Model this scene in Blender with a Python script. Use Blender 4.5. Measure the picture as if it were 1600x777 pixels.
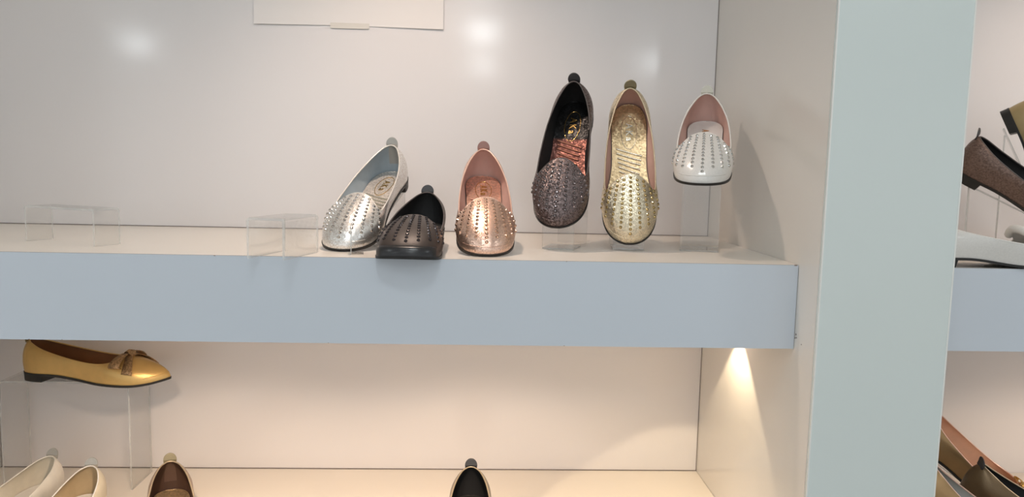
import bpy, bmesh, math, random
import numpy as np
from mathutils import Matrix, Vector, Euler

random.seed(4)
for o in list(bpy.data.objects):
    bpy.data.objects.remove(o, do_unlink=True)
S = bpy.context.scene
COL = S.collection
PI = math.pi

# ------------------------------------------------------------------ camera
F_PX = 1197.2343
cam_d = bpy.data.cameras.new('camera')
cam = bpy.data.objects.new('camera', cam_d)
COL.objects.link(cam)
cam_d.sensor_fit = 'HORIZONTAL'
cam_d.sensor_width = 36.0
cam_d.lens = F_PX / 1600 * 36.0
cam_d.clip_start = 0.02
right = Vector((0.998969, -0.039725, 0.021986))
up = Vector((-0.017574, 0.108185, 0.993975))
fwd = Vector((0.041865, 0.993337, -0.107375))
m = Matrix.Identity(4)
for i in range(3):
    m[i][0], m[i][1], m[i][2] = right[i], up[i], -fwd[i]
m[0][3], m[1][3], m[2][3] = -0.410242, -0.961471, 0.118824
cam.matrix_world = m
S.camera = cam

# ------------------------------------------------------------------ world, exposure
S.view_settings.view_transform = 'Standard'
S.view_settings.look = 'None'
S.view_settings.gamma = 1.0
S.view_settings.use_curve_mapping = False
S.view_settings.exposure = 0.0
W = bpy.data.worlds.new('shop_ambient')
S.world = W
W.use_nodes = True
W.node_tree.nodes['Background'].inputs[0].default_value = (0.95, 0.98, 1.0, 1)
W.node_tree.nodes['Background'].inputs[1].default_value = 0.86
LAMP_E = 20.0          # shop ceiling lamps, emission strength
BAY_W = 11.6            # bay downlights above the upper shelf, watts
LOW_W = 4.9            # downlights below the shelf, watts
WARM = (1.0, 0.76, 0.56)
WARM_UP = (1.0, 0.78, 0.64)
COOL = (0.90, 0.97, 1.0)

# ------------------------------------------------------------------ dimensions (metres)
D = 0.3994      # bay depth
T = 0.11        # shelf thickness
H = 0.4393      # shelf pitch
DF = 0.0604     # how far the divider stands proud of the shelf front
WD = 0.1632     # divider width
XL = -1.262     # left inner side of the bay
XR = 1.45       # right inner side of the next bay
ZC = 0.70       # underside of the canopy
FLOOR = -1.40
CEIL = 1.45

# ------------------------------------------------------------------ material helpers
MATS = {}
def principled(name, col, rough=0.5, metal=0.0, spec=0.5, coat=0.0):
    if name in MATS:
        return MATS[name]
    mt = bpy.data.materials.new(name)
    mt.use_nodes = True
    b = mt.node_tree.nodes['Principled BSDF']
    b.inputs['Base Color'].default_value = (*col, 1)
    b.inputs['Roughness'].default_value = rough
    b.inputs['Metallic'].default_value = metal
    b.inputs['Specular IOR Level'].default_value = spec
    b.inputs['Coat Weight'].default_value = coat
    MATS[name] = mt
    return mt

def add_noise_tint(mt, scale, amount, bump=0.0, bump_scale=None, obj_coords=True):
    nt = mt.node_tree
    b = nt.nodes['Principled BSDF']
    col = tuple(b.inputs['Base Color'].default_value)[:3]
    tc = nt.nodes.new('ShaderNodeTexCoord')
    nz = nt.nodes.new('ShaderNodeTexNoise')
    nz.inputs['Scale'].default_value = scale
    nz.inputs['Detail'].default_value = 4
    nt.links.new(tc.outputs['Object'], nz.inputs['Vector'])
    rp = nt.nodes.new('ShaderNodeValToRGB')
    rp.color_ramp.elements[0].position = 0.3
    rp.color_ramp.elements[1].position = 0.7
    rp.color_ramp.elements[0].color = (*[c * (1 - amount) for c in col], 1)
    rp.color_ramp.elements[1].color = (*[min(1, c * (1 + amount)) for c in col], 1)
    nt.links.new(nz.outputs['Fac'], rp.inputs['Fac'])
    nt.links.new(rp.outputs['Color'], b.inputs['Base Color'])
    if bump:
        n2 = nt.nodes.new('ShaderNodeTexNoise')
        n2.inputs['Scale'].default_value = bump_scale or scale * 8
        n2.inputs['Detail'].default_value = 2
        nt.links.new(tc.outputs['Object'], n2.inputs['Vector'])
        bp = nt.nodes.new('ShaderNodeBump')
        bp.inputs['Strength'].default_value = bump
        bp.inputs['Distance'].default_value = 0.001
        nt.links.new(n2.outputs['Fac'], bp.inputs['Height'])
        nt.links.new(bp.outputs['Normal'], b.inputs['Normal'])
    return mt

def glitter(name, col, rough=0.35, metal=0.8, amount=0.35, scale=900, coat=0.0, tint=0.25):
    """metallic leather with fine flakes that tilt at random"""
    if name in MATS:
        return MATS[name]
    mt = principled(name, col, rough, metal, 0.5, coat)
    nt = mt.node_tree
    b = nt.nodes['Principled BSDF']
    tc = nt.nodes.new('ShaderNodeTexCoord')
    vo = nt.nodes.new('ShaderNodeTexVoronoi')
    vo.inputs['Scale'].default_value = scale
    nt.links.new(tc.outputs['Object'], vo.inputs['Vector'])
    sub = nt.nodes.new('ShaderNodeVectorMath'); sub.operation = 'SUBTRACT'
    sub.inputs[1].default_value = (0.5, 0.5, 0.5)
    nt.links.new(vo.outputs['Color'], sub.inputs[0])
    sc = nt.nodes.new('ShaderNodeVectorMath'); sc.operation = 'SCALE'
    sc.inputs['Scale'].default_value = amount
    nt.links.new(sub.outputs[0], sc.inputs[0])
    ge = nt.nodes.new('ShaderNodeNewGeometry')
    ad = nt.nodes.new('ShaderNodeVectorMath'); ad.operation = 'ADD'
    nt.links.new(ge.outputs['Normal'], ad.inputs[0])
    nt.links.new(sc.outputs[0], ad.inputs[1])
    no = nt.nodes.new('ShaderNodeVectorMath'); no.operation = 'NORMALIZE'
    nt.links.new(ad.outputs[0], no.inputs[0])
    nt.links.new(no.outputs[0], b.inputs['Normal'])
    sep = nt.nodes.new('ShaderNodeSeparateColor')
    nt.links.new(vo.outputs['Color'], sep.inputs[0])
    rp = nt.nodes.new('ShaderNodeValToRGB')
    rp.color_ramp.elements[0].color = (*[c * (1 - tint) for c in col], 1)
    rp.color_ramp.elements[1].color = (*[min(1, c * (1 + tint)) for c in col], 1)
    nt.links.new(sep.outputs[0], rp.inputs['Fac'])
    nt.links.new(rp.outputs['Color'], b.inputs['Base Color'])
    return mt

def two_tone(mt, col, x0):
    """printed insole: plain heel part, foil from x0 towards the toe"""
    nt = mt.node_tree
    b = nt.nodes['Principled BSDF']
    src = b.inputs['Base Color'].links[0].from_socket
    tc = nt.nodes.new('ShaderNodeTexCoord'); sx = nt.nodes.new('ShaderNodeSeparateXYZ')
    nt.links.new(tc.outputs['Object'], sx.inputs[0])
    mr = nt.nodes.new('ShaderNodeMapRange')
    mr.inputs['From Min'].default_value = x0 - .002; mr.inputs['From Max'].default_value = x0 + .002
    nt.links.new(sx.outputs['X'], mr.inputs['Value'])
    mx = nt.nodes.new('ShaderNodeMix'); mx.data_type = 'RGBA'
    nt.links.new(mr.outputs[0], mx.inputs['Factor'])
    mx.inputs[6].default_value = (*col, 1)
    nt.links.new(src, mx.inputs[7])
    nt.links.new(mx.outputs[2], b.inputs['Base Color'])
    return mt

def emitter(name, col, strength):
    if name in MATS:
        return MATS[name]
    mt = bpy.data.materials.new(name)
    mt.use_nodes = True
    nt = mt.node_tree
    nt.nodes.remove(nt.nodes['Principled BSDF'])
    e = nt.nodes.new('ShaderNodeEmission')
    e.inputs[0].default_value = (*col, 1)
    e.inputs[1].default_value = strength
    nt.links.new(e.outputs[0], nt.nodes['Material Output'].inputs[0])
    MATS[name] = mt
    return mt

def clear_acrylic(name, tint, diffuse):
    if name in MATS:
        return MATS[name]
    mt = bpy.data.materials.new(name)
    mt.use_nodes = True
    nt = mt.node_tree
    nt.nodes.remove(nt.nodes['Principled BSDF'])
    tr = nt.nodes.new('ShaderNodeBsdfTransparent'); tr.inputs[0].default_value = (*tint, 1)
    gl = nt.nodes.new('ShaderNodeBsdfGlossy'); gl.inputs['Roughness'].default_value = 0.04
    df = nt.nodes.new('ShaderNodeBsdfDiffuse'); df.inputs[0].default_value = (0.9, 0.9, 0.88, 1)
    lw = nt.nodes.new('ShaderNodeLayerWeight'); lw.inputs['Blend'].default_value = 0.5
    pw_ = nt.nodes.new('ShaderNodeMath'); pw_.operation = 'POWER'; pw_.inputs[1].default_value = 5.0
    nt.links.new(lw.outputs['Facing'], pw_.inputs[0])
    fr = nt.nodes.new('ShaderNodeMath'); fr.operation = 'MULTIPLY_ADD'
    fr.inputs[1].default_value = 0.90; fr.inputs[2].default_value = 0.04
    nt.links.new(pw_.outputs[0], fr.inputs[0])
    m1 = nt.nodes.new('ShaderNodeMixShader'); m2 = nt.nodes.new('ShaderNodeMixShader')
    m1.inputs[0].default_value = diffuse
    nt.links.new(tr.outputs[0], m1.inputs[1]); nt.links.new(df.outputs[0], m1.inputs[2])
    nt.links.new(fr.outputs[0], m2.inputs[0])
    nt.links.new(m1.outputs[0], m2.inputs[1]); nt.links.new(gl.outputs[0], m2.inputs[2])
    nt.links.new(m2.outputs[0], nt.nodes['Material Output'].inputs[0])
    MATS[name] = mt
    return mt

# ------------------------------------------------------------------ object helpers
def mesh_obj(name, verts, faces, mats, parent=None, smooth=False, midx=None):
    me = bpy.data.meshes.new(name)
    me.from_pydata([tuple(v) for v in verts], [], faces)
    bm = bmesh.new(); bm.from_mesh(me)
    bmesh.ops.recalc_face_normals(bm, faces=bm.faces)
    bm.to_mesh(me); bm.free()
    for mt in (mats if isinstance(mats, (list, tuple)) else [mats]):
        me.materials.append(mt)
    if midx:
        me.polygons.foreach_set('material_index', midx)
    if smooth:
        me.polygons.foreach_set('use_smooth', [True] * len(me.polygons))
    o = bpy.data.objects.new(name, me)
    COL.objects.link(o)
    if parent is not None:
        o.parent = parent
    return o

def box(name, x0, x1, y0, y1, z0, z1, mat, parent=None, bevel=0.0):
    v = [(x, y, z) for x in (x0, x1) for y in (y0, y1) for z in (z0, z1)]
    f = [(0, 1, 3, 2), (4, 6, 7, 5), (0, 4, 5, 1), (2, 3, 7, 6), (0, 2, 6, 4), (1, 5, 7, 3)]
    o = mesh_obj(name, v, f, mat, parent)
    if bevel:
        md = o.modifiers.new('bevel', 'BEVEL'); md.width = bevel; md.segments = 2; md.limit_method = 'ANGLE'
    return o

def thing(name, label, cat, group=None, loc=(0, 0, 0), rot=(0, 0, 0), scale=1.0):
    o = bpy.data.objects.new(name, None)
    COL.objects.link(o)
    o.location = loc; o.rotation_euler = rot; o.scale = (scale,) * 3
    o.empty_display_size = 0.02
    return tag(o, label, cat, group)

def tag(o, label, cat, group=None):
    o['label'] = label; o['category'] = cat
    if group:
        o['group'] = group
    return o

def struct(o):
    o['kind'] = 'structure'
    return o

# ------------------------------------------------------------------ laminate materials
M_back = add_noise_tint(principled('laminate_back', (0.79, 0.755, 0.745), 0.11, 0, 0.45), 2.0, 0.012, 0.012, 30)
M_side = add_noise_tint(principled('laminate_side', (0.77, 0.735, 0.68), 0.16, 0, 0.45), 2.0, 0.012, 0.015, 30)
M_top = add_noise_tint(principled('laminate_shelf_top', (0.83, 0.765, 0.68), 0.28, 0, 0.4), 3.0, 0.015)
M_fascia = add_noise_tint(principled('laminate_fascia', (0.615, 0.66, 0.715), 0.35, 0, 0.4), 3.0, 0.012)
M_post = add_noise_tint(principled('laminate_post', (0.68, 0.735, 0.71), 0.22, 0, 0.45), 2.0, 0.012, 0.01, 25)
M_edge = principled('edge_band', (0.82, 0.82, 0.78), 0.3)
M_joint = principled('dark_joint', (0.22, 0.18, 0.16), 0.7)
M_floor = add_noise_tint(principled('shop_floor_tile', (0.55, 0.53, 0.50), 0.3), 1.5, 0.05)
M_ceil = add_noise_tint(principled('shop_ceiling_white', (0.80, 0.82, 0.83), 0.8), 1.0, 0.02)
M_steel = principled('brushed_steel', (0.6, 0.6, 0.6), 0.3, 1.0)

# ------------------------------------------------------------------ the setting
struct(box('floor', -7, 7, -10, 1.0, FLOOR - 0.05, FLOOR, M_floor))
struct(box('ceiling', -7, 7, -10, 1.0, CEIL, CEIL + 0.05, M_ceil))
struct(box('wall_back', -3.5, 3.5, D, D + 0.03, FLOOR, CEIL, M_back))

# dark joints where the panels meet the back wall
box('joint_seam', -0.0014, -0.0004, D - 0.0006, D - 0.0001, 0.0, ZC, M_joint, bpy.data.objects['wall_back'])
box('joint_seam', -0.0014, -0.0004, D - 0.0006, D - 0.0001, -H, -T, M_joint, bpy.data.objects['wall_back'])
box('joint_seam', XL + 0.001, XL + 0.003, D - 0.0008, D - 0.0001, -H, -T, M_joint, bpy.data.objects['wall_back'])
box('joint_seam', XL, 0, D - 0.0012, D - 0.0001, 0.0003, 0.0012, M_joint, bpy.data.objects['wall_back'])
box('joint_seam', XL, 0, D - 0.0012, D - 0.0001, -H + 0.0003, -H + 0.0014, M_joint, bpy.data.objects['wall_back'])

def divider(x0, x1, label):
    t = thing('divider_panel', label, 'divider', 'upright divider panels', ((x0 + x1) / 2, 0, FLOOR))
    a, b = x0 - t.location.x, x1 - t.location.x
    h = CEIL - FLOOR - 0.002
    box('side_board', a, a + 0.018, -DF + 0.0025, D - 0.0002, 0.001, h, M_side, t)
    box('side_board', b - 0.018, b, -DF + 0.0025, D - 0.0002, 0.001, h, M_side, t)
    box('front_board', a, b, -DF - 0.004, -DF + 0.0025, 0.001, h, M_post, t, 0.0012)
    box('edge_band', a - 0.0004, a + 0.0014, -DF - 0.0043, -DF - 0.0030, 0.001, h, M_edge, t)
    box('edge_band', b - 0.0014, b + 0.0004, -DF - 0.0043, -DF - 0.0030, 0.001, h, M_edge, t)
    return t
divider(0, WD, 'wide pale green upright divider between the two shelf bays')
divider(XL - WD, XL, 'upright divider at the far left end of the lower shelf')
divider(XR, XR + WD, 'upright divider closing the right bay outside the picture')

def shelf(x0, x1, ztop, label, chips=()):
    t = thing('display_shelf', label, 'shelf', 'thick white display shelves', ((x0 + x1) / 2, 0, ztop - T))
    a, b = x0 - t.location.x + 0.0006, x1 - t.location.x - 0.0006
    box('top_panel', a, b, 0.0012, D - 0.0015, T - 0.018, T, M_top, t)
    box('bottom_panel', a, b, 0.0185, D - 0.0015, 0.0, 0.018, M_side, t)
    box('fascia', a, b, 0.0, 0.018, 0.0, T - 0.0190, M_fascia, t)
    box('fascia_lip', a, b, 0.0, 0.0010, T - 0.0190, T - 0.0004, M_fascia, t)
    box('edge_joint', a, b, 0.0010, 0.0013, T - 0.0188, T - 0.0001, M_joint, t)
    rnd = random.Random(7)
    for (cx, top, w) in chips:
        n = 7
        vs = []
        zc = (T - 0.0006) if top else 0.0004
        for k in range(n):
            an = 2 * PI * k / n
            rr = 0.6 + 0.5 * rnd.random()
            vs.append((cx - t.location.x + w * rr * math.cos(an), -0.0004, zc + w * 0.35 * rr * math.sin(an)))
        vs += [(v[0], 0.0006, v[2]) for v in vs]
        fs = [tuple(range(n)), tuple(range(2 * n - 1, n - 1, -1))] + [(k, (k + 1) % n, n + (k + 1) % n, n + k) for k in range(n)]
        mesh_obj('edge_chip', vs, fs, M_joint, t)
    return t
shelf(XL, 0, 0.0, 'thick shelf with blue-grey front carrying the studded flats',
      [(-1.165, True, 0.0012), (-1.13, True, 0.0010), (-0.74, True, 0.0014), (-0.30, True, 0.001), (-0.004, True, 0.003),
       (-1.19, False, 0.0016), (-1.165, False, 0.0012), (-1.12, False, 0.0022), (-1.085, False, 0.0012), (-1.045, False, 0.0022),
       (-0.97, False, 0.0012), (-0.93, False, 0.0012), (-0.60, False, 0.001), (-0.3, False, 0.001)])
shelf(XL, 0, -H, 'lower cream shelf beneath the bow flat and the four half-hidden shoes')
shelf(WD, XR, 0.0, 'thick shelf right of the divider under the white flat with knot')
shelf(WD, XR, -H, 'lower shelf right of the divider under the tan and bronze flats')

# scuffs on the divider next to the shelf corner
t0 = bpy.data.objects['divider_panel']
for (y, z, r) in [(-0.004, -0.090, 0.0014), (-0.006, -0.094, 0.0011), (-0.002, -0.095, 0.0012), (-0.022, -0.099, 0.0008)]:
    v = [(-WD / 2 - 0.0003, y + r * math.cos(k * PI / 3) * (1 + 0.5 * (k % 2)), z - FLOOR + r * math.sin(k * PI / 3)) for k in range(6)]
    v += [(x + 0.0006, yy, zz) for x, yy, zz in v]
    mesh_obj('scuff', v, [tuple(range(6)), tuple(range(11, 5, -1))] + [(k, (k + 1) % 6, 6 + (k + 1) % 6, 6 + k) for k in range(6)], M_joint, t0)

def canopy(x0, x1, label):
    t = thing('canopy_panel', label, 'canopy', 'canopies above the bays', ((x0 + x1) / 2, 0, ZC))
    a, b = x0 - t.location.x + 0.0006, x1 - t.location.x - 0.0006
    box('soffit', a, b, 0.0, D - 0.001, 0.0, 0.02, M_side, t)
    box('fascia', a, b, -0.0185, 0.0 - 0.0005, 0.0, 0.2, M_fascia, t)
canopy(XL, 0, 'canopy above the left bay, outside the picture')
canopy(WD, XR, 'canopy above the right bay, outside the picture')

# ------------------------------------------------------------------ lamps
def loft(rows, closed_rows=True):
    n = len(rows[0]); v = [tuple(p) for row in rows for p in row]; f = []
    for j in range(len(rows) - 1):
        for i in range(n if closed_rows else n - 1):
            k = (i + 1) % n
            f.append((j * n + i, j * n + k, (j + 1) * n + k, (j + 1) * n + i))
    return v, f

def ring_disc(n, r0, r1, z0, z1):
    v, f = [], []
    for k in range(n):
        a = 2 * PI * k / n
        c, s = math.cos(a), math.sin(a)
        v += [(r0 * c, r0 * s, z0), (r1 * c, r1 * s, z0), (r1 * c, r1 * s, z1), (r0 * c, r0 * s, z1)]
    for k in range(n):
        i, j = 4 * k, 4 * ((k + 1) % n)
        for q in range(4):
            f.append((i + q, j + q, j + (q + 1) % 4, i + (q + 1) % 4))
    return v, f

def disc(n, r, z):
    return [(r * math.cos(2 * PI * k / n), r * math.sin(2 * PI * k / n), z) for k in range(n)], [tuple(range(n))]

def downlight(x, y, z, watts, half_angle, col, label, group, r=0.024, blend=0.12, tilt=(0, 0), soft=0.012):
    t = thing('recessed_downlight', label, 'downlight', group, (x, y, z))
    v, f = ring_disc(32, r * 0.8, r, -0.003, -0.0002)
    mesh_obj('trim_ring', v, f, M_steel, t)
    v, f = disc(32, r * 0.8, -0.0008)
    mesh_obj('lens', v, f, emitter('bay_lens', col, 12.0), t)
    ld = bpy.data.lights.new('spot', 'SPOT')
    ld.energy = watts; ld.color = col; ld.spot_size = 2 * math.radians(half_angle); ld.spot_blend = blend
    ld.shadow_soft_size = soft
    lo = bpy.data.objects.new('spot', ld); COL.objects.link(lo)
    lo.parent = t; lo.location = (0, 0, -0.004); lo.rotation_euler = (math.radians(tilt[0]), math.radians(tilt[1]), 0)
    return t
downlight(-0.53, 0.10, ZC, BAY_W, 60, WARM_UP, 'downlight in the left canopy, outside the picture', 'canopy downlights', blend=0.8, soft=0.02)
downlight(0.65, 0.10, ZC, BAY_W * 0.7, 62, WARM_UP, 'downlight in the right canopy, outside the picture', 'canopy downlights', blend=0.7, soft=0.02)
downlight(-0.033, 0.197, -T, LOW_W * 0.42, 41.5, (1.0, 0.80, 0.53), 'small warm downlight under the shelf next to the divider', None, blend=0.12, soft=0.006)
downlight(-0.42, 0.07, -T, LOW_W, 70, WARM, 'warm downlight under the middle of the shelf', None, blend=0.5)
downlight(-0.86, 0.07, -T, LOW_W * 0.9, 70, WARM, 'warm downlight under the left part of the shelf', None, blend=0.5)
downlight(0.68, 0.07, -T, LOW_W * 0.8, 72, WARM, 'warm downlight under the shelf of the right bay', None, blend=0.5)

LAMP_LABELS = ['round ceiling lamp reflected in the back wall right of the paper sheet',
               'distant ceiling lamp reflected below the bright spot right of the paper',
               'round ceiling lamp reflected in the back wall above the champagne gold flat',
               'round ceiling lamp reflected at the upper left of the back wall']
def ceiling_lamp(x, y, r=0.16, k=1.0):
    label = LAMP_LABELS.pop(0) if LAMP_LABELS else 'added unseen round cool white ceiling lamp for fill and shoe highlights'
    t = thing('ceiling_lamp', label, 'ceiling lamp', 'shop ceiling lamps', (x, y, CEIL))
    v, f = ring_disc(32, r, r * 1.12, -0.02, -0.0005)
    mesh_obj('trim_ring', v, f, M_steel, t)
    rings = [[(r * math.cos(a) * math.cos(2 * PI * q / 24), r * math.cos(a) * math.sin(2 * PI * q / 24), -0.006 - r * 0.8 * math.sin(a)) for q in range(24)] for a in (0, .3, .6, .9, 1.2, 1.5)]
    v, f = loft(rings)
    f.append(tuple(range(5 * 24, 6 * 24)))
    mesh_obj('diffuser', v, f, emitter('lamp_cool_%d' % int(k * 10), COOL, LAMP_E * k), t)
for (x, y, k) in [(-0.42, -5.78, 1.5), (-0.41, -8.28, 1.3), (1.63, -7.57, 1.2), (-4.29, -7.21, 1.4),
                  (-2.4, -3.2, 1.0), (1.4, -3.2, 1.0), (-0.45, -1.1, 1.0), (-0.45, -2.2, 1.0), (-0.45, -3.6, 1.0), (-2.4, -1.3, 1.0), (1.6, -1.3, 1.0)]:  # lamps on this line are added out of view for fill and vamp highlights
    ceiling_lamp(x, y, k=k)

# ------------------------------------------------------------------ paper notice on the back wall
tp = thing('paper_sheet', 'blank paper sheet taped to the back wall at the top', 'paper', None, (-0.641, D, 0.350))
nx, nz_ = 24, 10
pw, ph = 0.3225, 0.228
vs, fs = [], []
for j in range(nz_ + 1):
    for i in range(nx + 1):
        u, w = i / nx, j / nz_
        lift = 0.0010 + 0.0040 * abs(u - 0.53) * (1 - w)
        sag = -0.0045 * (u - 0.5) if u > 0.5 else 0.0035 * (0.5 - u) * -1
        vs.append(((u - 0.5) * pw, -lift, sag * (1 - w) + w * ph + 0.0022))
for j in range(nz_):
    for i in range(nx):
        a = j * (nx + 1) + i
        fs.append((a, a + 1, a + nx + 2, a + nx + 1))
po = mesh_obj('sheet', vs, fs, add_noise_tint(principled('paper', (0.82, 0.775, 0.745), 0.75), 8, 0.01), tp)
md = po.modifiers.new('thickness', 'SOLIDIFY'); md.thickness = 0.0003
box('tape', -0.032, 0.034, -0.0020, -0.0016, -0.0030, 0.0062, principled('tape', (0.74, 0.69, 0.62), 0.25), tp)

# ------------------------------------------------------------------ shoe builder
def catmull(pts, n):
    P = np.array(pts, float)
    P = np.vstack([2 * P[0] - P[1], P, 2 * P[-1] - P[-2]])
    out = []
    segs = len(P) - 3
    for k in range(n + 1):
        t = k / n * segs
        i = min(int(t), segs - 1)
        u = t - i
        p0, p1, p2, p3 = P[i:i + 4]
        out.append(0.5 * ((2 * p1) + (-p0 + p2) * u + (2 * p0 - 5 * p1 + 4 * p2 - p3) * u * u + (-p0 + 3 * p1 - 3 * p2 + p3) * u ** 3))
    return np.array(out)

def mirror_half(half):
    """half loop from heel centre to toe centre -> closed loop"""
    other = half[1:-1][::-1].copy()
    other[:, 1] *= -1
    return np.vstack([half, other])

STYLES = {
    # feather line control points (x, half width) and matching topline points (x, y, z)
    'square': dict(
        F=[(0, 0), (.0025, .0125), (.013, .0235), (.036, .0295), (.075, .0290), (.112, .0288), (.142, .0325), (.170, .0388), (.196, .0402), (.217, .0364), (.233, .0280), (.2425, .0170), (.2465, .0072), (.247, 0)],
        Tp=[(.006, 0, .066), (.0080, .0060, .0653), (.0165, .0138, .0625), (.040, .0245, .0550), (.078, .0338, .0460), (.117, .0378, .0387), (.148, .0390, .0345), (.166, .0382, .0330), (.1690, .0338, .0375), (.1630, .0270, .0430), (.1560, .0180, .0480), (.1520, .0105, .0503), (.1502, .0045, .0510), (.150, 0, .051)]),
    'point': dict(
        F=[(0, 0), (.0025, .0125), (.013, .0235), (.036, .0290), (.075, .0280), (.112, .0280), (.142, .0320), (.168, .0365), (.190, .0362), (.210, .0310), (.228, .0215), (.241, .0115), (.248, .0045), (.250, 0)],
        Tp=[(.006, 0, .066), (.0080, .0060, .0655), (.018, .0150, .0625), (.042, .0240, .0545), (.080, .0300, .0455), (.115, .0330, .0390), (.140, .0335, .0365), (.158, .0310, .0375), (.167, .0260, .0400), (.172, .0200, .0420), (.175, .0135, .0435), (.1768, .0075, .0443), (.1773, .003, .0445), (.1774, 0, .0445)]),
}

STYLES['wide'] = dict(Tp=STYLES['square']['Tp'], F=[(0, 0), (.0025, .0125), (.013, .0235), (.036, .0295), (.075, .0290), (.112, .0288), (.142, .0330), (.170, .0395), (.196, .0418), (.218, .0408), (.2335, .0345), (.2412, .0225), (.2440, .0100), (.2445, 0)])

def feather_z(x):
    heel, ball, toe = .0140, .0042, .0115
    if x < .055: return heel
    if x < .150:
        u = (x - .055) / .095; u = u * u * (3 - 2 * u)
        return heel + (ball - heel) * u
    if x < .195: return ball
    u = (x - .195) / .052
    return ball + (toe - ball) * u * u

N2 = 52      # samples per half loop
NR = 16      # rows from feather line to topline

def shoe_surface(style):
    st = STYLES[style]
    fh = catmull(st['F'], N2); th = catmull(st['Tp'], N2)
    fh[0, 1] = fh[-1, 1] = 0; th[0, 1] = th[-1, 1] = 0
    fh = np.hstack([fh, np.array([[feather_z(x)] for x in fh[:, 0]])])
    Fl = mirror_half(fh); Tl = mirror_half(th)
    n = len(Fl)
    tang = np.roll(Fl, -1, 0) - np.roll(Fl, 1, 0)
    nrm = np.stack([-tang[:, 1], tang[:, 0]], 1)
    nrm /= np.linalg.norm(nrm, axis=1)[:, None]
    cen = np.array([.12, 0])
    sign = np.sign(np.sum((Fl[:, :2] - cen) * nrm, 1)); sign[sign == 0] = 1
    nrm *= sign[:, None]
    return Fl, Tl, nrm

def shoe_point(Fl, Tl, nrm, i, r):
    th = r * PI / 2
    i = i % len(Fl)
    a = 1 - math.cos(th)
    b = 0.78 * math.sin(th) + 0.22 * a
    f, t = Fl[i], Tl[i]
    dist = math.hypot(t[0] - f[0], t[1] - f[1])
    bulge = 0.0045 * math.sin(PI * min(1, r * 1.0)) * (.8 if dist < .03 else .8 - .62 * min(1, (dist - .03) / .03))
    p = np.array([f[0] + (t[0] - f[0]) * a + nrm[i][0] * bulge, f[1] + (t[1] - f[1]) * a + nrm[i][1] * bulge, f[2] + (t[2] - f[2]) * b])
    return p

def tube(path, r, closed=True, seg=8):
    P = np.array(path); n = len(P); v, f = [], []
    for i in range(n):
        if closed:
            tg = P[(i + 1) % n] - P[i - 1]
        else:
            tg = P[min(i + 1, n - 1)] - P[max(i - 1, 0)]
        tg /= (np.linalg.norm(tg) + 1e-9)
        upv = np.array([0, 0, 1.0])
        s = np.cross(tg, upv); s /= (np.linalg.norm(s) + 1e-9)
        q = np.cross(s, tg)
        for k in range(seg):
            an = 2 * PI * k / seg
            v.append(tuple(P[i] + r * (math.cos(an) * s + math.sin(an) * q)))
    for i in range(n if closed else n - 1):
        j = (i + 1) % n
        for k in range(seg):
            l = (k + 1) % seg
            f.append((i * seg + k, i * seg + l, j * seg + l, j * seg + k))
    return v, f

M_sole = principled('black_sole_rubber', (0.012, 0.011, 0.010), 0.45)
def stud_mesh(mat, r=.0027, h=.0019):
    v = [(0, 0, h)]
    f = []
    n = 8
    for k in range(n):
        a = 2 * PI * k / n
        v.append((r * .55 * math.cos(a), r * .55 * math.sin(a), h * .85))
    for k in range(n):
        a = 2 * PI * (k + .5) / n
        v.append((r * math.cos(a), r * math.sin(a), -.0003))
    for k in range(n):
        l = (k + 1) % n
        f += [(0, 1 + k, 1 + l), (1 + k, 1 + n + k, 1 + l), (1 + l, 1 + n + k, 1 + n + l)]
    me = bpy.data.meshes.new('stud'); me.from_pydata(v, [], f); me.materials.append(mat)
    return me

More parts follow.
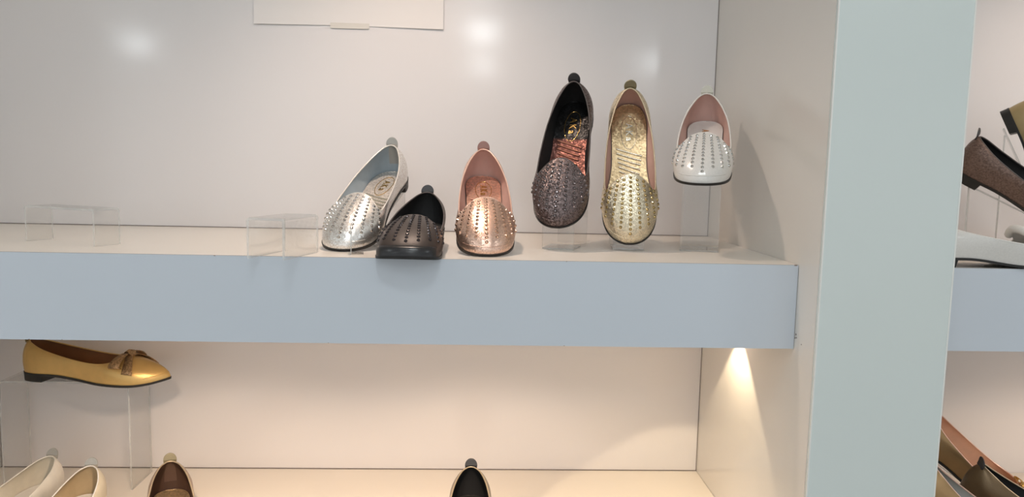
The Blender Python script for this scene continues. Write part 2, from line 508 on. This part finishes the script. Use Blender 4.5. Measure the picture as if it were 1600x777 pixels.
def make_shoe(name, label, group, style, upper, lining, insole, binding, tab, pos, yaw, pitch, roll=0, scale=.955,
              anchor=(.225, 0, 0), stud=None, rest=None, lettering=None, letter_mat=None, oval=True, ribs=None,
              tabsize=1.0, tape=None, sole=None, stud_rows=9, toe_cap=None):
    Fl, Tl, nrm = shoe_surface(style)
    n = len(Fl)
    R = Matrix.Rotation(yaw, 4, 'Z') @ Matrix.Rotation(pitch, 4, 'Y') @ Matrix.Rotation(roll, 4, 'X')
    loc = Vector(pos) - R @ (Vector(anchor) * scale)
    root = thing(name, label, 'shoe', group, loc, R.to_euler(), scale)
    # upper
    rows = [[shoe_point(Fl, Tl, nrm, i, j / NR) for i in range(n)] for j in range(NR + 1)]
    v, f = loft(rows)
    up_o = mesh_obj('upper', v, f, upper, root, True)
    # lining: the same surface set in by the leather thickness
    A = np.array(rows)
    du = np.roll(A, -1, 1) - np.roll(A, 1, 1)
    dv = np.gradient(A, axis=0)
    nn = np.cross(du, dv); nn /= (np.linalg.norm(nn, axis=2)[:, :, None] + 1e-9)
    cen = np.array([.13, 0, .02])
    if np.sum(nn[NR // 2] * (A[NR // 2] - cen)) < 0:
        nn = -nn
    B = A - nn * .0016
    v, f = loft(B)
    mesh_obj('lining', v, f, lining, root, True)
    # folded rand round the toe, just above the sole
    cols = list(range(int(N2 * .74), n - int(N2 * .74) + 1))
    if toe_cap:
        rr = [[A[j][c] + nn[j][c] * .0005 for c in cols] for j in range(0, 5)]
        rr.append([A[4][c] - nn[4][c] * .0003 for c in cols])
        v, f = loft(rr, False)
        mesh_obj('toe_cap', v, f, toe_cap, root, True)
    else:
        v, f = tube([A[3][c] for c in cols], .0006, False, 6)
        mesh_obj('toe_seam', v, f, upper, root, True)
    # binding along the topline
    mid = (A[-1] + B[-1]) / 2
    v, f = tube(mid, .0011)
    mesh_obj('topline_binding', v, f, binding, root, True)
    # seam tape inside the heel
    if tape:
        C = A - nn * .0021
        cols = [(-3 + k) % n for k in range(7)]
        v, f = loft([[C[j][c] for c in cols] for j in range(4, NR + 1)], False)
        mesh_obj('heel_tape', v, f, tape, root, True)
    # insole
    half = [Fl[i] for i in range(0, N2 + 1)]
    v, f = [], []
    m8 = 8
    for k, p in enumerate(half):
        x = .0035 + p[0] * .972
        y = max(0, abs(p[1]) - .0022)
        for q in range(m8 + 1):
            s = -1 + 2 * q / m8
            v.append((x, s * y, feather_z(x) + .0030 + .0012 * s * s))
    for k in range(N2):
        for q in range(m8):
            a = k * (m8 + 1) + q
            f.append((a, a + 1, a + m8 + 2, a + m8 + 1))
    ins = mesh_obj('insole', v, f, insole, root, True)
    if oval and letter_mat:
        path = []
        for k in range(40):
            an = 2 * PI * k / 40
            x = .056 + .030 * math.cos(an); y = .0125 * math.sin(an)
            path.append((x, y, feather_z(x) + .0034))
        v, f = tube(path, .00055, True, 6)
        mesh_obj('oval_border', v, f, letter_mat, ins, True)
    if lettering:
        cu = bpy.data.curves.new('lettering', 'FONT'); cu.body = lettering; cu.size = .015; cu.extrude = .0002
        cu.align_x = 'CENTER'; cu.align_y = 'CENTER'; cu.space_character = 1.4; cu.offset = .00025; cu.resolution_u = 3
        tmp = bpy.data.objects.new('lettering_tmp', cu); COL.objects.link(tmp)
        me = bpy.data.meshes.new_from_object(tmp)
        bpy.data.objects.remove(tmp)
        for vv in me.vertices:
            x = vv.co.x + .056
            vv.co = Vector((x, vv.co.y, feather_z(x) + .0036 + vv.co.z))
        me.materials.clear(); me.materials.append(letter_mat)
        lo = bpy.data.objects.new('lettering', me); COL.objects.link(lo); lo.parent = ins
    if ribs:
        for k in range(6):
            x0 = .092 + k * .0075
            path = []
            for q in range(7):
                s = -1 + 2 * q / 6
                x = x0 + .006 * s
                path.append((x, s * .020 * (1 - .05 * k), feather_z(x) + .0036 + .0010 * s * s))
            v, f = tube(path, .0013, False, 6)
            mesh_obj('arch_rib', v, f, ribs, ins, True)
    # outsole
    sole = sole or M_sole
    v, f = [], []
    top = [(p[0] + nrm[i][0] * .0013, p[1] + nrm[i][1] * .0013, p[2] + .0004) for i, p in enumerate(Fl)]
    bot = [(p[0] + nrm[i][0] * .0010, p[1] + nrm[i][1] * .0010, p[2] - .0034) for i, p in enumerate(Fl)]
    v = top + bot
    for i in range(n):
        k = (i + 1) % n
        f.append((i, k, n + k, n + i))
    for i in range(N2):
        a, b = i, i + 1
        c, d = (n - i) % n, (n - i - 1) % n
        for off in (0, n):
            q = [a + off, b + off, d + off, c + off]
            q = list(dict.fromkeys(q))
            if len(q) >= 3:
                f.append(tuple(q))
    so = mesh_obj('outsole', v, f, sole, root, True)
    md = so.modifiers.new('edges', 'EDGE_SPLIT'); md.split_angle = math.radians(40)
    # heel block
    hl = [(p[0] + nrm[i][0] * .0008, p[1] + nrm[i][1] * .0008) for i, p in enumerate(Fl[:N2 + 1]) if p[0] < .052]
    hl2 = [(x, -y) for x, y in hl[1:]][::-1]
    outline = hl + [(hl[-1][0] + .002, 0)] + hl2
    k = len(outline)
    v = [(x, y, .0108) for x, y in outline] + [(.004 + (x - .004) * .95, y * .95, 0.0) for x, y in outline]
    f = [tuple(range(k)), tuple(range(2 * k - 1, k - 1, -1))] + [(i, (i + 1) % k, k + (i + 1) % k, k + i) for i in range(k)]
    mesh_obj('heel_block', v, f, sole, root)
    # pull tab at the heel
    w, hgt = .0098 * tabsize, .0112 * tabsize
    prof = [(-w * .92, -.0045)]
    for q in range(13):
        an = PI - PI * q / 12
        prof.append((w * math.cos(an), hgt - w + w * math.sin(an)))
    prof.append((w * .92, -.0045))
    bx, bz = .0062, .0655
    v = []
    for side in (0, 1):
        for (y, z) in prof:
            lean = -.0035 * max(0, z) / hgt + 12.0 * y * y
            v.append((bx - .0042 + side * .0016 + lean, y, bz + z))
    k = len(prof)
    f = [tuple(range(k)), tuple(range(2 * k - 1, k - 1, -1))] + [(i, (i + 1) % k, k + (i + 1) % k, k + i) for i in range(k)]
    mesh_obj('heel_tab', v, f, tab, root)
    # studs on the vamp, in rows that fan out from the throat
    if stud:
        me = stud_mesh(stud)
        hf = stud_rows // 2
        # arc length along the vamp throat to space the rows evenly
        lo_i = int(N2 * 8.2 / 13)
        for rrow in range(-hf, hf + 1):
            frac = abs(rrow) / hf
            if rrow == -hf:
                cidx = np.linspace(N2, lo_i, 160)
                cp = [shoe_point(Fl, Tl, nrm, int(ci), .55) * (1 - ci % 1) + shoe_point(Fl, Tl, nrm, int(ci) + 1, .55) * (ci % 1) for ci in cidx]
                cl = np.concatenate([[0], np.cumsum([np.linalg.norm(cp[q + 1] - cp[q]) for q in range(159)])])
            i0 = float(np.interp(frac * cl[-1], cl, cidx))
            i_f = i0 if rrow >= 0 else n - i0
            i1 = int(math.floor(i_f)); uu = i_f - i1
            def pt(r, off=0.0):
                ii = i_f + off
                a = int(math.floor(ii)); u = ii - a
                return (1 - u) * shoe_point(Fl, Tl, nrm, a, r) + u * shoe_point(Fl, Tl, nrm, a + 1, r)
            rs = np.linspace(.97, .28, 120)
            pts = [pt(r) for r in rs]
            seg = np.concatenate([[0], np.cumsum([np.linalg.norm(pts[q + 1] - pts[q]) for q in range(119)])])
            step = .0072
            start = .0012 + (.0030 if rrow % 2 else 0)
            end = seg[-1] * (1.0 - .10 * frac)
            s = start
            while s < end:
                q = int(np.searchsorted(seg, s)); q = min(q, 119)
                r = rs[q]
                P = pt(r)
                d1 = pt(r, .25) - pt(r, -.25)
                d2 = pt(min(1, r + .02)) - pt(r - .02)
                nm = np.cross(d1, d2); nm /= np.linalg.norm(nm) + 1e-9
                if np.dot(nm, P - cen) < 0: nm = -nm
                so_ = bpy.data.objects.new('stud', me); COL.objects.link(so_); so_.parent = root
                so_.location = P
                so_.rotation_mode = 'QUATERNION'
                so_.rotation_quaternion = Vector(nm).to_track_quat('Z', 'Y')
                s += step
    if rest is not None:
        mw = Matrix.Translation(loc) @ R @ Matrix.Scale(scale, 4)
        lowest = 9
        for ch in root.children:
            if ch.name.split('.')[0] in ('outsole', 'heel_block'):
                for vv in ch.data.vertices:
                    lowest = min(lowest, (mw @ vv.co).z)
        root.location.z += rest + .0002 - lowest
    root['_sh'] = 0
    del root['_sh']
    return root

def shoe_frame(root):
    return Matrix.Translation(root.location) @ root.rotation_euler.to_matrix().to_4x4() @ Matrix.Diagonal((*root.scale, 1))

# ------------------------------------------------------------------ acrylic stands
M_acr = clear_acrylic('clear_acrylic', (0.97, 0.97, 0.965), 0.04)
M_acr_edge = clear_acrylic('acrylic_edge', (0.92, 0.92, 0.90), 0.30)

def strip(name, prof, width, th, mats, parent):
    """bent sheet: profile in the (x,z) plane, extruded along y; edge faces take the second material"""
    P = [np.array(p, float) for p in prof]
    n = len(P)
    offs = []
    for i in range(n):
        a = P[i] - P[i - 1] if i > 0 else P[1] - P[0]
        b = P[i + 1] - P[i] if i < n - 1 else P[-1] - P[-2]
        a = a / np.linalg.norm(a); b = b / np.linalg.norm(b)
        na, nb = np.array([-a[1], a[0]]), np.array([-b[1], b[0]])
        mm = na + nb; mm /= max(.3, np.dot(mm, na))
        offs.append(P[i] + mm * th)
    v = []
    for y in (-width / 2, width / 2):
        v += [(p[0], y, p[1]) for p in P] + [(p[0], y, p[1]) for p in offs]
    f, mi = [], []
    m2 = 2 * n
    for i in range(n - 1):
        f.append((i, i + 1, m2 + i + 1, m2 + i)); mi.append(0)
        f.append((n + i, m2 + n + i, m2 + n + i + 1, n + i + 1)); mi.append(0)
        for o in (0, m2):
            f.append((o + i, o + n + i, o + n + i + 1, o + i + 1)); mi.append(1)
    for i in (0, n - 1):
        f.append((i, m2 + i, m2 + n + i, n + i)); mi.append(1)
    return mesh_obj(name, v, f, mats, parent, False, mi)

def wedge_stand(root, label, x_front=.205, x_back=.03, width=.046, base_z=0.0, foot=None, th=.0022, gap=.0013):
    """bent acrylic wedge carrying a shoe: sloping plate under the sole, front and back legs, foot on the shelf"""
    M = shoe_frame(root)
    a = M @ Vector((x_front, 0, 0)); b = M @ Vector((x_back, 0, 0))
    nz = (M.to_3x3() @ Vector((0, 0, 1))).normalized()
    a = a - nz * gap; b = b - nz * gap
    yaw = math.atan2(a.y - b.y, a.x - b.x)
    roll = abs(root.rotation_euler.to_matrix().col[1].z)
    if roll > .03:
        width = .028 if roll > .08 else width
        a -= nz * width * .5 * roll; b -= nz * width * .5 * roll
    t = thing('acrylic_stand', label, 'display stand', 'clear acrylic shoe stands', (b.x, b.y, base_z), (0, 0, yaw))
    L = math.hypot(a.x - b.x, a.y - b.y)
    za, zb = a.z - base_z, b.z - base_z
    z0 = .0003
    fx = L if foot is None else foot
    th2 = min(th, max(.0008, za * .4))
    drop = th2 * 1.25 * math.hypot(L, zb - za) / max(L, 1e-4) + .0006
    # the sheet lies below the sole: order the profile so that thickness goes inwards
    strip('sloping_plate', [(L, za), (0, zb)], width, th2, [M_acr, M_acr_edge], t)
    if za > .008:
        strip('front_leg', [(fx, z0), (L - .0005, za - drop)], width, th2, [M_acr, M_acr_edge], t)
        strip('foot_plate', [(fx - .06, z0), (fx - .0025, z0)], width, th2, [M_acr, M_acr_edge], t)
    strip('back_leg', [(.0005, zb - drop - .0022 * (zb - za) / max(L, 1e-4)), (.0005, z0)], width, th2, [M_acr, M_acr_edge], t)
    return t

def riser(label, x, y, z, w, d, h, yaw, th=.003):
    t = thing('acrylic_riser', label, 'display riser', 'clear acrylic risers', (x, y, z), (0, 0, yaw))
    z0 = .0003
    r = .004
    prof = [(-w / 2, z0)] + [(-w / 2, h - r), (-w / 2 + r * .3, h - r * .3), (-w / 2 + r, h)] + [(w / 2 - r, h), (w / 2 - r * .3, h - r * .3), (w / 2, h - r), (w / 2, z0)]
    strip('bent_sheet', prof[::-1], d, th, [M_acr, M_acr_edge], t)
    return t

# ------------------------------------------------------------------ shoe materials
def satin(name, col, rough=.45, metal=0.0, coat=0.0):
    return add_noise_tint(principled(name, col, rough, metal, .5, coat), 60, .05, .15, 700)

silver_up = glitter('silver_glitter_leather', (.92, .85, .785), .34, .85, .15, 800)
rose_up = glitter('rose_gold_glitter_leather', (.88, .57, .45), .33, .90, .17, 800)
pewter_up = glitter('pewter_glitter', (.155, .118, .113), .38, .75, .50, 650, tint=.6)
gold_up = glitter('champagne_gold_glitter', (.74, .64, .47), .30, .90, .30, 700)
white_up = glitter('white_pearl_leather', (.74, .715, .675), .22, .05, .04, 600, tint=.03)
brownblack_up = satin('brown_black_satin', (.050, .036, .030), .42, .15)
lin_blue = satin('blue_grey_lining', (.40, .46, .50), .6)
lin_pink = satin('pink_lining', (.66, .43, .37), .6)
lin_black = satin('black_lining', (.018, .017, .017), .6)
lin_brown = satin('brown_lining', (.085, .045, .030), .55)
lin_tan = satin('tan_lining', (.80, .52, .36), .55)
lin_cream = satin('cream_lining', (.72, .66, .54), .6)
lin_khaki = satin('khaki_lining', (.52, .40, .24), .6)
ins_silver = glitter('silver_foil_insole', (.72, .66, .60), .35, .6, .15, 500)
ins_rose = glitter('rose_foil_insole', (.76, .45, .34), .32, .7, .2, 400)
ins_gold = glitter('gold_foil_insole', (.60, .44, .25), .34, .7, .15, 400)
ins_black = two_tone(glitter('dark_red_foil_insole', (.17, .065, .05), .35, .7, .25, 400), (.018, .017, .017), .083)
ins_white = satin('white_insole', (.76, .73, .69), .4)
ins_plain_black = satin('black_insole', (.02, .019, .018), .6)
gold_foil = principled('gold_foil', (.80, .52, .18), .25, 1.0)
copper_foil = principled('copper_print', (.55, .27, .10), .4, .3)
bright_foil = principled('bright_foil', (.88, .80, .66), .22, 1.0)
red_foil = principled('red_copper_foil', (.60, .26, .17), .28, .9)
tab_grey = satin('grey_tab', (.42, .41, .38), .35, .3)
tab_rose = satin('rose_tab', (.36, .20, .17), .4, .3)
tab_black = satin('black_tab', (.035, .034, .036), .4)
tab_olive = satin('olive_tab', (.26, .22, .13), .4, .2)
tab_pale = satin('pale_clear_tab', (.62, .60, .52), .25, .2)
stud_silver = principled('silver_stud', (.62, .58, .54), .18, 1.0)
stud_rose = principled('rose_stud', (.66, .42, .30), .18, 1.0)
stud_dark = principled('dark_stud', (.055, .045, .045), .15, .8)
stud_pewter = principled('pewter_stud', (.22, .19, .19), .15, 1.0)
stud_gold = principled('antique_gold_stud', (.50, .38, .18), .2, 1.0)
stud_white = principled('crystal_stud', (.66, .65, .62), .12, 1.0)
bind_silver = satin('silver_binding', (.78, .74, .68), .35, .4)
bind_rose = satin('rose_binding', (.82, .56, .45), .35, .5)
bind_dark = satin('dark_binding', (.075, .062, .058), .45)
bind_gold = satin('gold_binding', (.62, .50, .34), .35, .5)
bind_white = satin('white_binding', (.82, .79, .74), .35)

deg = math.radians
G1 = 'studded flats on the middle shelf'
silver = make_shoe('studded_flat', 'silver studded flat with blue-grey lining, toe pointing left', G1, 'square',
    silver_up, lin_blue, ins_silver, bind_silver, tab_grey, (-.5936, .0822, .0044), deg(-104.8), deg(24.6), deg(-2),
    stud=stud_silver, rest=0, lettering='AKa', letter_mat=gold_foil, ribs=bright_foil, tape=tab_grey)
black = make_shoe('studded_flat', 'dark brown-black studded flat overhanging the shelf edge, lowest of the row', G1, 'wide',
    brownblack_up, lin_black, ins_plain_black, bind_dark, tab_black, (-.5008, -.0138, .0043), deg(-93), deg(4.5), 0,
    stud=stud_dark, rest=0, oval=False, toe_cap=principled('black_toe_patent', (.02, .019, .02), .28))
rose = make_shoe('studded_flat', 'rose gold studded flat with pink lining standing on the shelf', G1, 'square',
    rose_up, lin_pink, ins_rose, bind_rose, tab_rose, (-.4021, .0517, .0019), deg(-88.2), deg(23.6), 0,
    stud=stud_rose, rest=0, lettering='AKa', letter_mat=gold_foil, ribs=ins_rose)
pewter = make_shoe('studded_flat', 'dark pewter glitter flat raised steeply on a clear stand', G1, 'square',
    pewter_up, lin_black, ins_black, bind_dark, tab_black, (-.2994, .1276, .0449), deg(-107.3), deg(51.3), deg(-1.5),
    stud=stud_pewter, lettering='AKa', letter_mat=gold_foil, ribs=red_foil)
gold = make_shoe('studded_flat', 'champagne gold studded flat shown nearly from above on a clear stand', G1, 'square',
    gold_up, lin_pink, ins_gold, bind_gold, tab_olive, (-.1942, .1385, .0251), deg(-96.1), deg(60.2), deg(2),
    stud=stud_gold, lettering='AKa', letter_mat=bright_foil, ribs=bright_foil)
white = make_shoe('studded_flat', 'white flat with silver studs raised high beside the divider', G1, 'square',
    white_up, lin_pink, ins_white, bind_white, tab_pale, (-.1109, .0717, .0992), deg(-106.7), deg(22.5), 0,
    stud=stud_white, lettering='AK', letter_mat=copper_foil, oval=False)

wedge_stand(silver, 'clear acrylic wedge hidden under the silver flat', .15, .03)
wedge_stand(rose, 'clear acrylic wedge hidden under the rose gold flat', .15, .03)
wedge_stand(black, 'low clear acrylic wedge hidden under the dark brown-black flat', .12, .03, th=.0012)
wedge_stand(pewter, 'clear acrylic stand carrying the dark pewter flat', .222, .03, foot=None)
wedge_stand(gold, 'clear acrylic stand carrying the champagne gold flat', .222, .03)
wedge_stand(white, 'clear acrylic stand carrying the white studded flat', .15, .03, .055)

# empty risers at the left of the middle shelf
riser('wide empty clear acrylic riser at the left end of the shelf', -.971, .113, 0, .132, .04, .050, deg(-24))
riser('narrow empty clear acrylic riser standing at the shelf edge', -.657, .010, 0, .050, .09, .050, deg(-14))
tt = thing('acrylic_tag_holder', 'thin clear upright strip in front of the silver flat', 'tag holder', None, (-.5800, .050, 0), (0, 0, deg(9.6)))
box('upright_strip', -.0007, .0007, -.024, 0, .0003, .040, M_acr_edge, tt)
box('foot', .0009, .016, -.024, 0, .0003, .0015, M_acr, tt)

# ------------------------------------------------------------------ lower left bay
bow_up = satin('gold_satin_leather', (.70, .46, .17), .34, .55)
bow_lin = satin('brown_suede_lining', (.30, .13, .05), .7)
bow_mat = glitter('bronze_bow_weave', (.42, .26, .13), .5, .5, .3, 500, tint=.4)
RZ = -.2525
bowshoe = make_shoe('bow_flat', 'gold pointed flat with bronze bow on a clear riser', None, 'point',
    bow_up, bow_lin, bow_lin, bow_up, tab_olive, (-1.165, .330, RZ), deg(-8), 0, 0, 1.0, (0, 0, 0), rest=RZ)
def bow(root, mat, x=.178, z=.0475, s=1.0, knot_only=False):
    b = mesh_obj('bow_knot', *tube([(x - .001, -.006, z), (x, 0, z + .002), (x + .001, .006, z)], .0036 * s, False, 10), mat, root, True)
    for sgn in (-1, 1):
        # loop
        path = []
        n = 14
        v, f = [], []
        for k in range(n + 1):
            an = PI * 2 * k / n
            cx = sgn * (.004 + .013 * s * (1 - math.cos(an)) / 2 * 1.5)
            cz = .0042 * s * math.sin(an)
            for (dx) in (-.0052 * s * (.45 + .55 * (1 - math.cos(an)) / 2), .0052 * s * (.45 + .55 * (1 - math.cos(an)) / 2)):
                v.append((x + dx - .004 * (1 - math.cos(an)) / 2, cx, z + .0015 + cz - abs(cx) * .35))
        for k in range(n):
            f.append((2 * k, 2 * k + 1, 2 * k + 3, 2 * k + 2))
        lo = mesh_obj('bow_loop', v, f, mat, b, True)
        md = lo.modifiers.new('thickness', 'SOLIDIFY'); md.thickness = .0008
        # tail
        v, f = [], []
        for k in range(8):
            u = k / 7
            cy = sgn * (.003 + .020 * s * u); cz = z - .001 - .012 * u * u * s - .002 * u
            cx = x + .003 + .008 * u * s
            wd = (.0022 + .0028 * u) * s
            v += [(cx - wd, cy, cz + .0022), (cx + wd, cy, cz + .0010)]
        for k in range(7):
            f.append((2 * k, 2 * k + 1, 2 * k + 3, 2 * k + 2))
        ta = mesh_obj('bow_tail', v, f, mat, b, True)
        md = ta.modifiers.new('thickness', 'SOLIDIFY'); md.thickness = .0008
    return b
bow(bowshoe, bow_mat, .181, .0470, 1.85)
riser('tall clear acrylic riser carrying the gold bow flat', -1.094, .342, -H, .212, .078, RZ + H, deg(0))

cream_up = satin('cream_leather', (.74, .66, .50), .4)
white2_up = satin('ivory_white_leather', (.82, .78, .70), .35)
bronze_up = satin('bronze_leather', (.42, .30, .22), .35, .5)
blackbr_up = satin('dark_bronze_leather', (.30, .24, .18), .35, .5)
G2 = 'flats on the lower shelf'
def low(label, up, lin, ins, bind, tab, x, y, yaw, sc, **k):
    return make_shoe('pointed_flat', label, G2, 'point', up, lin, ins, bind, tab, (x, y, -H), deg(yaw), 0, 0, sc, (.006, 0, 0), rest=-H, **k)
low('ivory white flat at the bottom left corner with pale tab', white2_up, lin_cream, ins_white, white2_up, tab_grey, -1.110, .286, -96, 1.0, lettering='W', letter_mat=principled('dark_print', (.2, .16, .1), .5), oval=False)
low('cream flat between the ivory and the bronze flats', cream_up, lin_khaki, ins_white, bind_white, tab_grey, -1.0265, .246, -84, 1.0)
low('bronze flat with dark brown lining, third from the bottom left', bronze_up, lin_brown, ins_gold, bind_gold, tab_olive, -.908, .262, -68, 1.03, tape=satin('brown_tape', (.13, .075, .055), .5))
low('dark flat with black lining alone at the bottom centre', blackbr_up, lin_black, ins_plain_black, bind_gold, tab_black, -.4183, .246, -90, 1.03)

# ------------------------------------------------------------------ right bay
brown_up = glitter('brown_glitter_fabric', (.165, .105, .082), .45, .35, .3, 600, tint=.3)
olive_up = satin('olive_gold_leather', (.42, .32, .16), .4, .4)
tan_up = satin('tan_gold_leather', (.42, .26, .12), .35, .5)
grey_lin = satin('grey_lining', (.42, .41, .38), .55)
G3 = 'flats on the shelf right of the divider'
brown = make_shoe('plain_flat', 'brown glitter flat with black lining tilted down to the right', G3, 'point',
    brown_up, lin_black, ins_plain_black, bind_dark, tab_black, (.345, .250, .124), deg(-35), deg(27.5), deg(15), 1.05, (0, 0, 0))
wedge_stand(brown, 'clear acrylic stand under the brown glitter flat', .15, .03)
whiteflat = make_shoe('plain_flat', 'white flat with black sole and white knot at the shelf edge', G3, 'square',
    white_up, ins_white, ins_white, white_up, tab_pale, (.168, .026, 0), deg(0), 0, 0, .90, (0, 0, 0), rest=0)
mesh_obj('rolled_trim', *tube([(.149 + .010 * (y / .03) ** 2, y, .0555 - 14 * y * y) for y in [(-.028 + .056 * k / 12) for k in range(13)]], .0062, False, 12), bind_white, whiteflat, True)
olive = make_shoe('plain_flat', 'olive gold flat standing on its toe at the right edge', G3, 'point',
    olive_up, lin_brown, ins_gold, bind_gold, tab_olive, (.452, .300, .226), deg(-34), deg(65), deg(4), .95, (0, 0, 0))
wedge_stand(olive, 'steep clear acrylic stand behind the olive gold flat', .18, .03, gap=.0045)
G4 = 'flats on the lower shelf right of the divider'
tan = make_shoe('plain_flat', 'tan gold flat with peach lining and gold bow behind the bronze flat', G4, 'point',
    tan_up, lin_tan, lin_tan, bind_rose, tab_rose, (.287, .235, -.303), deg(-20), deg(33), deg(20), 1.0, (0, 0, 0))
bow(tan, gold_foil, .178, .049, .8)
wedge_stand(tan, 'clear acrylic stand under the tan gold flat', .15, .03, base_z=-H)
bronze2 = make_shoe('plain_flat', 'dark bronze flat with black lining and black heel tab at bottom right', G4, 'point',
    satin('dark_gold_leather', (.17, .11, .055), .35, .5), lin_black, ins_plain_black, bind_gold, tab_black, (.301, .100, -.354), deg(-8), deg(20), deg(12), .955, (0, 0, 0))
wedge_stand(bronze2, 'clear acrylic stand under the dark bronze flat', .15, .03, base_z=-H)
grey2 = make_shoe('plain_flat', 'flat with grey lining and pale rim at the foot of the divider', G4, 'point',
    tan_up, grey_lin, grey_lin, bind_rose, tab_grey, (.170, .022, -.318), deg(-4), deg(27), deg(16), .955, (0, 0, 0))
wedge_stand(grey2, 'clear acrylic stand under the grey lined flat', .15, .03, base_z=-H)
